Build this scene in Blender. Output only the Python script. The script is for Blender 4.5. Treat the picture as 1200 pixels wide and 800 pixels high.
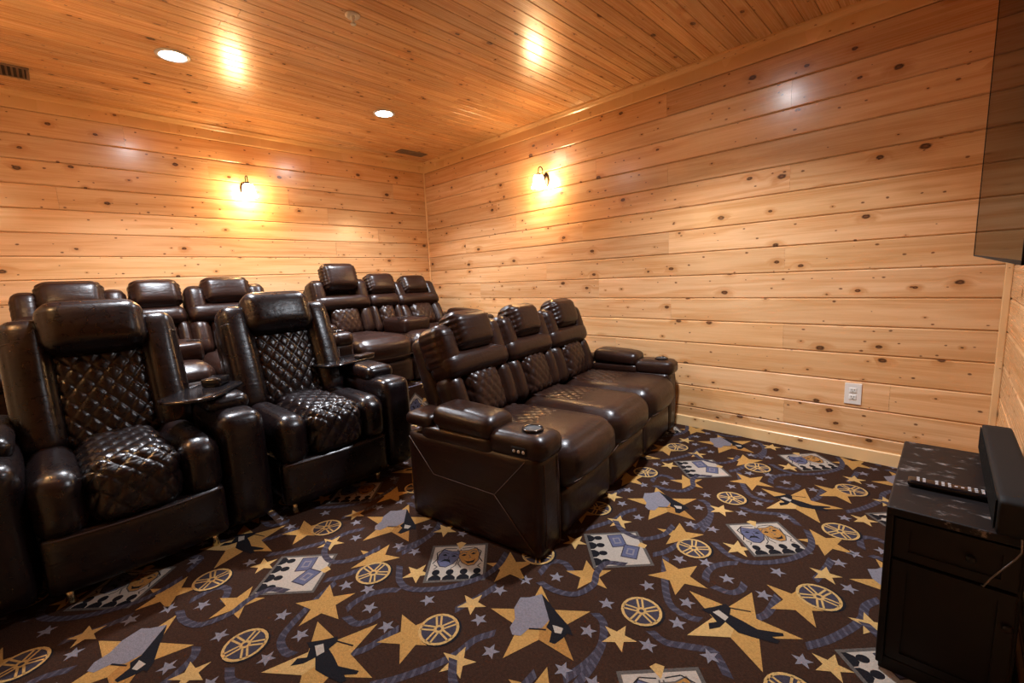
import bpy, bmesh, math, random
from mathutils import Vector, Matrix, Euler
rnd = random.Random(7)
for o in list(bpy.data.objects): bpy.data.objects.remove(o)
scene = bpy.context.scene
COL = scene.collection
# ------------------------------------------------------------------ camera
CAM = Vector((0, 0, 1.112)); F_PX = 521.93
yaw, pitch, roll = -0.7907, 0.1401, -0.0429
fwd = Vector((math.cos(yaw)*math.cos(pitch), math.sin(yaw)*math.cos(pitch), -math.sin(pitch)))
r0 = Vector((math.sin(yaw), -math.cos(yaw), 0)); u0 = r0.cross(fwd)
rt = r0*math.cos(roll)+u0*math.sin(roll); up = u0*math.cos(roll)-r0*math.sin(roll)
cd = bpy.data.cameras.new('camera'); cam = bpy.data.objects.new('camera', cd); COL.objects.link(cam)
cd.sensor_width = 36; cd.lens = F_PX/1200*36; cd.clip_start = 0.02
cam.matrix_world = Matrix(((rt.x, up.x, -fwd.x, CAM.x), (rt.y, up.y, -fwd.y, CAM.y), (rt.z, up.z, -fwd.z, CAM.z), (0, 0, 0, 1)))
scene.camera = cam
# ------------------------------------------------------------------ world, lights, exposure
wd = bpy.data.worlds.new('world'); scene.world = wd; wd.use_nodes = True
wd.node_tree.nodes['Background'].inputs[0].default_value = (0.02, 0.018, 0.016, 1)
scene.view_settings.view_transform = 'Standard'; scene.view_settings.look = 'None'
scene.view_settings.exposure = 0.78; scene.view_settings.gamma = 1; scene.view_settings.use_curve_mapping = False
XF, XB, YR, YL, ZC = -0.199, 4.362, -3.104, 0.46, 2.438     # room: front, back, right, left, ceiling
RX, RH = 3.12, 0.265                                          # riser front and height
DOWN_W, DOWN_COL = 23.0, (0.86, 0.91, 1.0)
SC_STRENGTH, SC_COL = 72.0, (1.0, 0.68, 0.34)
DOWNLIGHTS = [(3.226, -0.64), (3.277, -1.992), (1.0, -2.0)]

# ------------------------------------------------------------------ helpers
def link(o, parent=None):
    COL.objects.link(o)
    if parent is not None: o.parent = parent
    return o
def tag(o, label=None, cat=None, group=None, kind=None):
    if label: o['label'] = label
    if cat: o['category'] = cat
    if group: o['group'] = group
    if kind: o['kind'] = kind
    return o
def empty(name, loc=(0, 0, 0), rz=0, parent=None):
    o = bpy.data.objects.new(name, None); o.location = loc; o.rotation_euler = (0, 0, rz); o.empty_display_size = 0.1
    return link(o, parent)
def obj(name, me, mat, parent=None, loc=None, rot=None):
    o = bpy.data.objects.new(name, me)
    if mat is not None and not me.materials: me.materials.append(mat)
    if loc is not None: o.location = loc
    if rot is not None: o.rotation_euler = rot
    return link(o, parent)
def mesh(verts, faces, smooth=False, name='mesh'):
    me = bpy.data.meshes.new(name); me.from_pydata(verts, [], faces); me.update()
    if smooth: me.polygons.foreach_set('use_smooth', [True]*len(me.polygons))
    return me
def bm_mesh(bm, smooth=False, recalc=True):
    if recalc: bmesh.ops.recalc_face_normals(bm, faces=bm.faces)
    me = bpy.data.meshes.new('mesh'); bm.to_mesh(me); bm.free()
    if smooth: me.polygons.foreach_set('use_smooth', [True]*len(me.polygons))
    return me
def box_mesh(size, bevel=0.0, segs=2):
    bm = bmesh.new(); bmesh.ops.create_cube(bm, size=1)
    for v in bm.verts: v.co = Vector((v.co.x*size[0], v.co.y*size[1], v.co.z*size[2]))
    if bevel: bmesh.ops.bevel(bm, geom=bm.edges[:], offset=bevel, segments=segs, affect='EDGES', profile=0.5)
    return bm_mesh(bm)
def box(name, c, size, mat, parent=None, bevel=0.0, rot=None, segs=2):
    return obj(name, box_mesh(size, bevel, segs), mat, parent, c, rot)
def rbox_mesh(size, r, div=(8, 8, 8), bulge=(0, 0, 0), warp=None):
    """soft cushion: rounded box with crowned faces; warp(p, u, n) may add stitching relief"""
    h = [s/2 for s in size]; r = min(r, *[x*0.98 for x in h])
    idx = {}; verts = []; faces = []
    def vid(i, j, k):
        key = (i, j, k)
        if key in idx: return idx[key]
        u = [2*i/div[0]-1, 2*j/div[1]-1, 2*k/div[2]-1]
        p = [0, 0, 0]; q = [0, 0, 0]
        for a in range(3):
            # denser samples near the edges so the rounding is smooth
            t = math.sin(u[a]*math.pi/2)*0.35+u[a]*0.65
            p[a] = t*h[a]; q[a] = max(-(h[a]-r), min(h[a]-r, p[a]))
        dv = Vector(p)-Vector(q)
        n = dv.normalized() if dv.length > 1e-9 else Vector((0, 0, 1))
        P = Vector(q)+n*r
        for a in range(3):
            b, c = (a+1) % 3, (a+2) % 3
            P[a] += u[a]*bulge[a]*max(0, 1-u[b]**2)*max(0, 1-u[c]**2)
        if warp: P = warp(P, u, n)
        idx[key] = len(verts); verts.append(P); return idx[key]
    def quadset(f, A, B):
        for a in range(A):
            for b in range(B): faces.append(f(a, b))
    X, Y, Z = div
    quadset(lambda a, b: (vid(a, b, 0), vid(a, b+1, 0), vid(a+1, b+1, 0), vid(a+1, b, 0)), X, Y)
    quadset(lambda a, b: (vid(a, b, Z), vid(a+1, b, Z), vid(a+1, b+1, Z), vid(a, b+1, Z)), X, Y)
    quadset(lambda a, b: (vid(a, 0, b), vid(a+1, 0, b), vid(a+1, 0, b+1), vid(a, 0, b+1)), X, Z)
    quadset(lambda a, b: (vid(a, Y, b), vid(a, Y, b+1), vid(a+1, Y, b+1), vid(a+1, Y, b)), X, Z)
    quadset(lambda a, b: (vid(0, a, b), vid(0, a, b+1), vid(0, a+1, b+1), vid(0, a+1, b)), Y, Z)
    quadset(lambda a, b: (vid(X, a, b), vid(X, a+1, b), vid(X, a+1, b+1), vid(X, a, b+1)), Y, Z)
    return mesh(verts, faces, True)
def rbox(name, c, size, r, mat, parent, div=(8, 8, 8), bulge=(0, 0, 0), warp=None, rot=None):
    return obj(name, rbox_mesh(size, r, div, bulge, warp), mat, parent, c, rot)
def tube_mesh(pts, r, n=6, closed=False):
    pts = [Vector(p) for p in pts]; verts = []; faces = []; N = len(pts)
    prev = None
    for i, p in enumerate(pts):
        a = pts[(i-1) % N] if (closed or i > 0) else p
        b = pts[(i+1) % N] if (closed or i < N-1) else p
        t = (b-a).normalized()
        if prev is None: s = t.orthogonal().normalized()
        else: s = (prev-t*prev.dot(t)).normalized()
        prev = s; w = t.cross(s)
        for k in range(n):
            an = 2*math.pi*k/n; verts.append(p+s*math.cos(an)*r+w*math.sin(an)*r)
    for i in range(N if closed else N-1):
        for k in range(n):
            a = i*n+k; b = i*n+(k+1) % n; j = (i+1) % N
            faces.append((a, b, j*n+(k+1) % n, j*n+k))
    if not closed:
        faces.append(tuple(range(n))[::-1]); faces.append(tuple((N-1)*n+k for k in range(n)))
    return mesh(verts, faces, True)
def tube(name, pts, r, mat, parent, n=6, closed=False):
    return obj(name, tube_mesh(pts, r, n, closed), mat, parent)
def lathe_mesh(prof, n=28, closed=False):
    verts = []; faces = []; m = len(prof)
    for k in range(n):
        a = 2*math.pi*k/n
        for (r, z) in prof: verts.append((r*math.cos(a), r*math.sin(a), z))
    for k in range(n):
        for i in range(m if closed else m-1):
            j = (i+1) % m
            faces.append((k*m+i, ((k+1) % n)*m+i, ((k+1) % n)*m+j, k*m+j))
    bm = bmesh.new(); me = mesh(verts, faces); bm.from_mesh(me)
    bmesh.ops.remove_doubles(bm, verts=bm.verts, dist=1e-5)
    return bm_mesh(bm, True)
def catmull(pts, step):
    P = [Vector(p) for p in pts]; P = [P[0]*2-P[1]]+P+[P[-1]*2-P[-2]]; out = []
    for i in range(1, len(P)-2):
        L = (P[i+1]-P[i]).length; n = max(1, int(L/step))
        for k in range(n):
            t = k/n; a, b, c, d = P[i-1], P[i], P[i+1], P[i+2]
            out.append(0.5*((2*b)+(c-a)*t+(2*a-5*b+4*c-d)*t*t+(3*b-a-3*c+d)*t**3))
    out.append(P[-2]); return out

# ------------------------------------------------------------------ materials
def newmat(name):
    m = bpy.data.materials.new(name); m.use_nodes = True
    return m, m.node_tree, m.node_tree.nodes['Principled BSDF']
def plain(name, col, rough=0.5, metal=0.0, spec=0.5, noise=0.0, nscale=40, bump=0.0, bscale=200):
    m, nt, b = newmat(name); b.inputs['Base Color'].default_value = (*col, 1); b.inputs['Roughness'].default_value = rough
    b.inputs['Metallic'].default_value = metal; b.inputs['Specular IOR Level'].default_value = spec
    if noise or bump:
        tc = nt.nodes.new('ShaderNodeTexCoord'); nz = nt.nodes.new('ShaderNodeTexNoise')
        nz.inputs['Scale'].default_value = nscale; nz.inputs['Detail'].default_value = 4
        nt.links.new(tc.outputs['Object'], nz.inputs['Vector'])
        if noise:
            mx = nt.nodes.new('ShaderNodeMix'); mx.data_type = 'RGBA'
            mx.inputs[6].default_value = (*[c*(1-noise) for c in col], 1); mx.inputs[7].default_value = (*[min(1, c*(1+noise)) for c in col], 1)
            nt.links.new(nz.outputs['Fac'], mx.inputs[0]); nt.links.new(mx.outputs[2], b.inputs['Base Color'])
        if bump:
            n2 = nt.nodes.new('ShaderNodeTexNoise'); n2.inputs['Scale'].default_value = bscale; nt.links.new(tc.outputs['Object'], n2.inputs['Vector'])
            bp = nt.nodes.new('ShaderNodeBump'); bp.inputs['Strength'].default_value = bump; bp.inputs['Distance'].default_value = 0.004
            nt.links.new(n2.outputs['Fac'], bp.inputs['Height']); nt.links.new(bp.outputs['Normal'], b.inputs['Normal'])
    return m
def emit(name, col, s):
    m, nt, b = newmat(name); b.inputs['Base Color'].default_value = (*col, 1)
    b.inputs['Emission Color'].default_value = (*col, 1); b.inputs['Emission Strength'].default_value = s
    return m
def leather(name, col, col2, rough, wr=0.14, sp=0.45):
    m, nt, b = newmat(name); N = nt.nodes.new; L = nt.links.new
    tc = N('ShaderNodeTexCoord'); oi = N('ShaderNodeObjectInfo')
    off = N('ShaderNodeVectorMath'); off.operation = 'MULTIPLY_ADD'; off.inputs[1].default_value = (1, 1, 1)
    L(tc.outputs['Object'], off.inputs[0])
    rv = N('ShaderNodeMath'); rv.operation = 'MULTIPLY'; rv.inputs[1].default_value = 17; L(oi.outputs['Random'], rv.inputs[0]); L(rv.outputs[0], off.inputs[2])
    n1 = N('ShaderNodeTexNoise'); n1.inputs['Scale'].default_value = 9; n1.inputs['Detail'].default_value = 5; n1.inputs['Distortion'].default_value = 0.6
    n2 = N('ShaderNodeTexNoise'); n2.inputs['Scale'].default_value = 26; n2.inputs['Detail'].default_value = 3; n2.inputs['Distortion'].default_value = 1.5
    vo = N('ShaderNodeTexVoronoi'); vo.inputs['Scale'].default_value = 330
    for n in (n1, n2, vo): L(off.outputs[0], n.inputs['Vector'])
    mx = N('ShaderNodeMix'); mx.data_type = 'RGBA'; mx.inputs[6].default_value = (*col, 1); mx.inputs[7].default_value = (*col2, 1)
    L(n1.outputs['Fac'], mx.inputs[0]); L(mx.outputs[2], b.inputs['Base Color'])
    mr = N('ShaderNodeMapRange'); mr.inputs[3].default_value = rough-0.07; mr.inputs[4].default_value = rough+0.1
    L(n2.outputs['Fac'], mr.inputs[0]); L(mr.outputs[0], b.inputs['Roughness'])
    b1 = N('ShaderNodeBump'); b1.inputs['Strength'].default_value = 0.13; b1.inputs['Distance'].default_value = 0.02; L(n1.outputs['Fac'], b1.inputs['Height'])
    b2 = N('ShaderNodeBump'); b2.inputs['Strength'].default_value = 0.06; b2.inputs['Distance'].default_value = 0.006; L(n2.outputs['Fac'], b2.inputs['Height']); L(b1.outputs[0], b2.inputs['Normal'])
    b3 = N('ShaderNodeBump'); b3.inputs['Strength'].default_value = 0.04; b3.inputs['Distance'].default_value = 0.001; L(vo.outputs['Distance'], b3.inputs['Height']); L(b2.outputs[0], b3.inputs['Normal'])
    sc = N('ShaderNodeVectorMath'); sc.operation = 'MULTIPLY'; sc.inputs[1].default_value = (5, 6, 30); L(off.outputs[0], sc.inputs[0])
    n4 = N('ShaderNodeTexNoise'); n4.inputs['Scale'].default_value = 1.0; n4.inputs['Detail'].default_value = 3; n4.inputs['Distortion'].default_value = 0.8; L(sc.outputs[0], n4.inputs['Vector'])
    b4 = N('ShaderNodeBump'); b4.inputs['Strength'].default_value = wr; b4.inputs['Distance'].default_value = 0.012; L(n4.outputs['Fac'], b4.inputs['Height']); L(b3.outputs[0], b4.inputs['Normal'])
    L(b4.outputs[0], b.inputs['Normal']); b.inputs['Specular IOR Level'].default_value = sp
    return m
def wood(name, pale, mid, dark, rough=0.22, knots=1.0, nscale=1.0):
    m, nt, b = newmat(name); N = nt.nodes.new; L = nt.links.new
    def math_(op, a, c=None, d=None):
        n = N('ShaderNodeMath'); n.operation = op
        for i, v in enumerate((a, c, d)):
            if v is None: continue
            if isinstance(v, (int, float)): n.inputs[i].default_value = v
            else: L(v, n.inputs[i])
        return n.outputs[0]
    def vmul(v, s):
        n = N('ShaderNodeVectorMath'); n.operation = 'MULTIPLY'; L(v, n.inputs[0]); n.inputs[1].default_value = s; return n.outputs[0]
    def mixc(f, a, c, blend='MIX'):
        n = N('ShaderNodeMix'); n.data_type = 'RGBA'; n.blend_type = blend
        for i, v in ((0, f), (6, a), (7, c)):
            if isinstance(v, (int, float)): n.inputs[i].default_value = v
            elif isinstance(v, tuple): n.inputs[i].default_value = (*v, 1)
            else: L(v, n.inputs[i])
        return n.outputs[2]
    def noise(v, scale, det=4, dist=0):
        n = N('ShaderNodeTexNoise'); n.inputs['Scale'].default_value = scale; n.inputs['Detail'].default_value = det; n.inputs['Distortion'].default_value = dist
        L(v, n.inputs['Vector']); return n.outputs['Fac']
    def smooth(v, a, c):
        n = N('ShaderNodeMapRange'); n.interpolation_type = 'SMOOTHSTEP'; L(v, n.inputs[0])
        for i, q in ((1, a), (2, c)):
            if isinstance(q, (int, float)): n.inputs[i].default_value = q
            else: L(q, n.inputs[i])
        n.inputs[3].default_value = 1; n.inputs[4].default_value = 0; return n.outputs[0]
    tc = N('ShaderNodeTexCoord'); oi = N('ShaderNodeObjectInfo')
    rr = N('ShaderNodeCombineXYZ'); L(math_('MULTIPLY', oi.outputs['Random'], 37.3), rr.inputs[0]); L(math_('MULTIPLY', oi.outputs['Random'], 91.7), rr.inputs[1]); L(math_('MULTIPLY', oi.outputs['Random'], 53.1), rr.inputs[2])
    ad = N('ShaderNodeVectorMath'); ad.operation = 'ADD'; L(tc.outputs['Object'], ad.inputs[0]); L(rr.outputs[0], ad.inputs[1]); co = ad.outputs[0]
    # knots: sparse cells of a stretched voronoi
    vo = N('ShaderNodeTexVoronoi'); vo.voronoi_dimensions = '2D'; vo.inputs['Scale'].default_value = 1.0; 
    kx = N('ShaderNodeSeparateXYZ'); L(co, kx.inputs[0]); kc = N('ShaderNodeCombineXYZ'); L(math_('MULTIPLY', kx.outputs[0], 4.6*nscale), kc.inputs[0])
    L(math_('MULTIPLY', math_('ADD', kx.outputs[1], kx.outputs[2]), 7.5*nscale), kc.inputs[1]); L(kc.outputs[0], vo.inputs['Vector'])
    sp = N('ShaderNodeSeparateColor'); L(vo.outputs['Color'], sp.inputs[0])
    wob = noise(vmul(co, (60, 60, 60)), 1.0, 2)
    dist = math_('ADD', vo.outputs['Distance'], math_('MULTIPLY', math_('SUBTRACT', wob, 0.5), 0.05))
    rad = math_('MULTIPLY_ADD', math_('POWER', sp.outputs[0], 2.0), 0.115, 0.027)
    on = math_('GREATER_THAN', sp.outputs[1], 1-0.5*knots)
    kn = math_('MULTIPLY', smooth(dist, math_('MULTIPLY', rad, 0.55), rad), on)
    halo = math_('MULTIPLY', smooth(dist, math_('MULTIPLY', rad, 0.8), math_('MULTIPLY', rad, 3.4)), on)
    core = math_('MULTIPLY', smooth(dist, math_('MULTIPLY', rad, 0.1), math_('MULTIPLY', rad, 0.55)), on)
    # small pin knots
    v2 = N('ShaderNodeTexVoronoi'); v2.voronoi_dimensions = '2D'; v2.inputs['Scale'].default_value = 2.3; L(kc.outputs[0], v2.inputs['Vector'])
    s2 = N('ShaderNodeSeparateColor'); L(v2.outputs['Color'], s2.inputs[0])
    d2 = math_('ADD', v2.outputs['Distance'], math_('MULTIPLY', math_('SUBTRACT', wob, 0.5), 0.10))
    r2 = math_('MULTIPLY_ADD', s2.outputs[0], 0.085, 0.045)
    pin = math_('MULTIPLY', smooth(d2, math_('MULTIPLY', r2, 0.5), r2), math_('GREATER_THAN', s2.outputs[1], 1-0.22*knots))
    # grain lines bend around the knots
    sx = N('ShaderNodeSeparateXYZ'); L(co, sx.inputs[0])
    g = N('ShaderNodeCombineXYZ'); L(math_('MULTIPLY', sx.outputs[0], 1.1), g.inputs[0]); L(math_('MULTIPLY_ADD', halo, 0.7, math_('MULTIPLY', sx.outputs[1], 17)), g.inputs[1]); L(sx.outputs[2], g.inputs[2])
    g1 = noise(g.outputs[0], 1.0, 5, 1.2)
    g2 = noise(vmul(co, (2.2, 150, 1)), 1.0, 3)
    big = noise(vmul(co, (0.9, 5, 1)), 1.0, 2)
    col = mixc(smooth(g1, 0.36, 0.66), pale, mid) if False else mixc(math_('SUBTRACT', 1.0, smooth(g1, 0.34, 0.68)), pale, mid)
    col = mixc(math_('MULTIPLY', math_('SUBTRACT', 1.0, smooth(big, 0.45, 0.75)), 0.45), col, mid)
    col = mixc(math_('MULTIPLY', math_('SUBTRACT', 1.0, smooth(g2, 0.5, 0.75)), 0.30), col, mid)
    col = mixc(math_('MULTIPLY', halo, 0.55), col, (mid[0]*0.8, mid[1]*0.66, mid[2]*0.5))
    col = mixc(math_('MULTIPLY', pin, 0.85), col, (dark[0]*2.2, dark[1]*1.9, dark[2]*1.6))
    col = mixc(math_('MULTIPLY', kn, 0.94), col, dark)
    col = mixc(math_('MULTIPLY', core, 0.35), col, (mid[0]*0.6, mid[1]*0.45, mid[2]*0.35))
    col = mixc(1.0, col, oi.outputs['Color'], 'MULTIPLY')
    L(col, b.inputs['Base Color'])
    ro = math_('MULTIPLY_ADD', g2, 0.10, rough); L(ro, b.inputs['Roughness'])
    bp = N('ShaderNodeBump'); bp.inputs['Strength'].default_value = 0.10; bp.inputs['Distance'].default_value = 0.002; L(g1, bp.inputs['Height']); L(bp.outputs[0], b.inputs['Normal'])
    b.inputs['Specular IOR Level'].default_value = 0.5; b.inputs['Coat Weight'].default_value = 0.25; b.inputs['Coat Roughness'].default_value = 0.17
    return m
M_PINE = wood('knotty_pine', (0.785, 0.485, 0.245), (0.645, 0.340, 0.138), (0.048, 0.015, 0.007))
M_CEIL = wood('ceiling_pine', (0.73, 0.43, 0.20), (0.60, 0.30, 0.118), (0.055, 0.018, 0.008), nscale=1.15, knots=0.75)
M_TRIM = wood('pine_trim', (0.80, 0.56, 0.30), (0.70, 0.43, 0.20), (0.12, 0.045, 0.02), knots=0.5, nscale=1.6)
M_GAP = plain('gap_backing_board', (0.25, 0.12, 0.05), 0.8)  # plain brown board of the slabs behind the planks
M_LEA = leather('brown_leather', (0.0105, 0.0036, 0.0022), (0.0215, 0.0076, 0.0044), 0.33, 0.20, 0.36)
M_LEA2 = leather('espresso_leather', (0.0040, 0.0018, 0.0022), (0.0078, 0.0034, 0.0036), 0.28)
M_SEAM = plain('tan_thread', (0.07, 0.036, 0.022), 0.6)
M_SEAMD = plain('dark_thread', (0.05, 0.032, 0.03), 0.4)
M_BLACK = plain('black_gloss', (0.008, 0.007, 0.008), 0.12)
M_BLKM = plain('black_matt', (0.0055, 0.005, 0.005), 0.65, spec=.25)
M_BRONZE = plain('bronze', (0.05, 0.032, 0.02), 0.35, 0.9)
M_STEEL = plain('brass_foot', (0.75, 0.66, 0.42), 0.25, 1.0)
M_WHITE = plain('white_plastic', (0.75, 0.72, 0.66), 0.4)
M_SLOT = plain('dark_slot', (0.03, 0.03, 0.03), 0.6)

# ------------------------------------------------------------------ setting: slabs
def slab(name, lo, hi, mat):
    lo, hi = Vector(lo), Vector(hi)
    o = box(name, (lo+hi)/2, hi-lo, mat); return tag(o, kind='structure')
TH = 0.016
wall_right = slab('wall_right', (XF-.12, YR-.12, -.05), (XB+.12, YR-TH, ZC+.1), M_GAP)
wall_back = slab('wall_back', (XB+TH, YR-TH, -.05), (XB+.12, YL+TH, ZC+.1), M_GAP)
wall_front = slab('wall_front', (XF-.12, YR-TH, -.05), (XF-TH, YL+TH, ZC+.1), M_GAP)
wall_left = slab('wall_left', (XF-.12, YL+TH, -.05), (XB+.12, YL+.12, ZC+.1), M_GAP)
ceiling = slab('ceiling', (XF-TH, YR-TH, ZC+TH), (XB+TH, YL+TH, ZC+.1), M_GAP)

def plank_mesh(L, W, ch=0.004, gap=0.0008):
    """tongue-and-groove board, length on x, face at z=0, back at z=-TH, both long edges chamfered"""
    h = W/2-gap; l = L/2-0.0004
    sec = [(-h, -TH), (h, -TH), (h, -ch), (h-ch, 0), (-h+ch, 0), (-h, -ch)]
    v = [(x, y, z) for x in (-l, l) for (y, z) in sec]; n = 6
    f = [(i, (i+1) % n, n+(i+1) % n, n+i) for i in range(n)]+[tuple(range(n))[::-1], tuple(range(n, 2*n))]
    f = [tuple(reversed(q)) for q in f]
    bm = bmesh.new(); bm.from_mesh(mesh(v, f)); return bm_mesh(bm)
def plank(parent, mat, c, xdir, zdir, L, W, tint, ch=0.004):
    x = Vector(xdir); z = Vector(zdir); y = z.cross(x)
    o = obj('plank', plank_mesh(L, W, ch), mat, parent)
    mw = Matrix(((x.x, y.x, z.x, c[0]), (x.y, y.y, z.y, c[1]), (x.z, y.z, z.z, c[2]), (0, 0, 0, 1)))
    pl = parent.location
    o.location = Vector(c)-pl; o.rotation_euler = mw.to_euler(); o.color = (*tint, 1)
    return o
def tint(lo=0.86, hi=1.08):
    k = rnd.uniform(lo, hi); w = rnd.uniform(-0.05, 0.05)
    return (k*(1+w*0.3), k, k*(1-w))
PW = 0.156; Z0 = 2.327
def wall_rows(parent, axis, a0, a1, fixed, zdir, cuts, mat=M_PINE, tints=None):
    for n in range(15):
        top = Z0-n*PW; 
        if n == 0:   # sliver tucked behind the crown
            top_c = top+PW/2
            segs = [(a0, a1)]
            rows = [(top_c, PW, segs)]
        else: rows = []
        cs = [a0]+sorted(cuts.get(n, []))+[a1]
        rows.append((top-PW/2, PW, [(cs[i], cs[i+1]) for i in range(len(cs)-1)]))
        for zc, w, segs in rows:
            if zc-w/2 < 0: zc = (zc+w/2)/2; w = zc*2
            if zc+w/2 > ZC: w = ZC-(zc-w/2); zc = ZC-w/2
            for si, (p, q) in enumerate(segs):
                mid = (p+q)/2
                c = (mid, fixed, zc) if axis == 'x' else (fixed, mid, zc)
                xd = ((1, 0, 0) if zdir[1] > 0 else (-1, 0, 0)) if axis == 'x' else ((0, 1, 0) if zdir[0] < 0 else (0, 1, 0))
                t = (tints or {}).get((n, si)) or tint()
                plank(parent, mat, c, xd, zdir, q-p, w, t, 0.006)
# butt joints read off the photograph (metres along each wall)
cR = {}
for n in range(15):
    base = [[1.48], [0.73, 2.35], [2.06], [1.47, 3.2], [0.72, 2.95], [2.2, 3.7], [1.46], [0.73, 2.6], [2.05, 3.5], [1.44, 2.9], [0.72, 2.2, 3.6], [1.9, 3.2], [0.2, 2.6], [0.70, 2.2], [1.6, 3.0]][n]
    cR[n] = base
cB = {0: [-1.83, -0.5], 1: [-2.69, -1.0], 2: [-2.9, -1.6], 3: [-1.95, -0.1], 4: [-2.47], 5: [-2.0], 6: [-1.93], 7: [-1.92], 8: [-1.7, -0.3], 9: [-2.3, -0.8]}
wall_rows(wall_right, 'x', XF, XB, YR, (0, 1, 0), cR, tints={(4, 1): (1.03, 1.0, 1.0), (0, 0): (0.76, 0.66, 0.60), (0, 1): (0.93, 0.85, 0.80), (1, 0): (0.86, 0.77, 0.73), (2, 0): (.98, .93, .9)})  # top planks near the front: reddish tone, with light falloff put into the tint
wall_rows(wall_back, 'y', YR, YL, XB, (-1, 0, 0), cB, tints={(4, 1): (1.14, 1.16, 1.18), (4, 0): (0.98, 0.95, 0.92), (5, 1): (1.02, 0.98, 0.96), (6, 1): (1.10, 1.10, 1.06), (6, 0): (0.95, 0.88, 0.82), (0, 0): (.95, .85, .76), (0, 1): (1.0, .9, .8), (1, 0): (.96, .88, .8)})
wall_rows(wall_front, 'y', YR, YL, XF, (1, 0, 0), {k: [-1.9+0.37*(k % 4)] for k in range(15)})
wall_rows(wall_left, 'x', XF, XB, YL, (0, -1, 0), {k: [1.1+0.55*(k % 3)] for k in range(15)})
CW = 0.0802; nrow = int((XB-XF)/CW)+1
for k in range(nrow):
    x1 = XB-k*CW; x0 = max(XF, x1-CW)
    if x1-x0 < 0.012: continue
    cuts = sorted([rnd.uniform(-2.75, -1.7)]+([rnd.uniform(-1.2, -0.2)] if rnd.random() < 0.75 else []))
    cs = [YR]+cuts+[YL]
    for i in range(len(cs)-1):
        plank(ceiling, M_CEIL, ((x0+x1)/2, (cs[i]+cs[i+1])/2, ZC), (0, 1, 0), (0, 0, -1), cs[i+1]-cs[i], x1-x0, tint(0.84, 1.1), 0.0022)

# ------------------------------------------------------------------ trims
def extrude(name, prof, A, B, inward, mat, tintc=(1, 1, 1)):
    """prof: (distance from wall, z); run from A to B along the wall; inward = direction into the room"""
    A, B, I = Vector(A), Vector(B), Vector(inward); d = (B-A).normalized(); L = (B-A).length
    z = Vector((0, 0, 1)); y = z.cross(d)
    s = 1 if y.dot(I) > 0 else -1
    n = len(prof); v = [(x, s*p, q) for x in (-L/2, L/2) for (p, q) in prof]
    f = [(i, (i+1) % n, n+(i+1) % n, n+i) for i in range(n)]+[tuple(range(n))[::-1], tuple(range(n, 2*n))]
    bm = bmesh.new(); bm.from_mesh(mesh(v, f))
    o = obj(name, bm_mesh(bm), mat, None, (A+B)/2, (0, 0, math.atan2(d.y, d.x))); o.color = (*tintc, 1)
    return tag(o, kind='structure')
crown = [(0, -.114), (.010, -.114), (.014, -.108), (.014, -.040), (.022, -.034), (.030, -.018), (.036, -.012), (.036, 0), (0, 0)]
extrude('trim_1', crown, (XF, YR, ZC), (XB, YR, ZC), (0, 1, 0), M_TRIM, (0.95, 0.85, 0.75))
extrude('trim_2', crown, (XB, YR, ZC), (XB, YL, ZC), (-1, 0, 0), M_TRIM, (0.98, 0.86, 0.74))
extrude('trim_3', crown, (XF, YR, ZC), (XF, YL, ZC), (1, 0, 0), M_TRIM, (0.95, 0.85, 0.75))
extrude('trim_4', crown, (XF, YL, ZC), (XB, YL, ZC), (0, -1, 0), M_TRIM, (0.95, 0.85, 0.75))
bb = [(0, 0), (.013, 0), (.013, .069), (.009, .073), (0, .073)]
extrude('baseboard_right', bb, (XF, YR, 0), (XB, YR, 0), (0, 1, 0), M_TRIM, (1.04, 1.04, 0.98))
extrude('baseboard_front', bb, (XF, YR, 0), (XF, YL, 0), (1, 0, 0), M_TRIM, (1.04, 1.04, 0.98))
extrude('baseboard_left', bb, (XF, YL, 0), (XB, YL, 0), (0, -1, 0), M_TRIM, (1.04, 1.04, 0.98))
def corner_trim(name, x, y, sx, sy, z0=0.0, w=.018):
    o = box(name, (x+sx*w/2, y+sy*w/2, (z0+ZC-.1)/2), (w, w, ZC-.1-z0), M_TRIM, None, 0.004); o.color = (1.08, 1.05, 1.0, 1)
    tag(o, kind='structure')
corner_trim('trim_5', XB, YR, -1, 1, RH, .014); corner_trim('trim_6', XF, YR, 1, 1, 0, .026)

# ------------------------------------------------------------------ carpet (flat woven print as faces of the floor itself)
def carpet_mat(name, col, n=0.16):
    return plain(name, col, 0.95, 0, 0.1, n*1.5, 130, 0.8, 420)
CM = [carpet_mat('carpet_brown', (0.0310, 0.0133, 0.0073), .45), carpet_mat('carpet_gold', (0.3440, 0.1849, 0.0533), .30), carpet_mat('carpet_lavender', (0.158, 0.142, 0.158), .25),
      carpet_mat('carpet_slate', (0.036, 0.030, 0.040), .35), carpet_mat('carpet_slate_light', (0.062, 0.054, 0.070), .35), carpet_mat('carpet_black', (0.0086, 0.0077, 0.0095)),
      carpet_mat('carpet_cream', (0.3268, 0.2752, 0.2236)), carpet_mat('carpet_blue', (0.078, 0.080, 0.130)), carpet_mat('carpet_pale_gold', (0.4042, 0.2494, 0.0903), .25),
      carpet_mat('carpet_grey', (0.0774, 0.0645, 0.0559), .35), carpet_mat('carpet_orange', (0.2838, 0.1333, 0.0344), .3)]
BROWN, GOLD, LAV, SLATE, SLATE2, BLACK, CREAM, BLUE, PALE, GREY, ORANGE = range(11)
cell = []      # (points, material, layer)
def put(pts, m, layer): cell.append(([(p[0], p[1]) for p in pts], m, layer))
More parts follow.
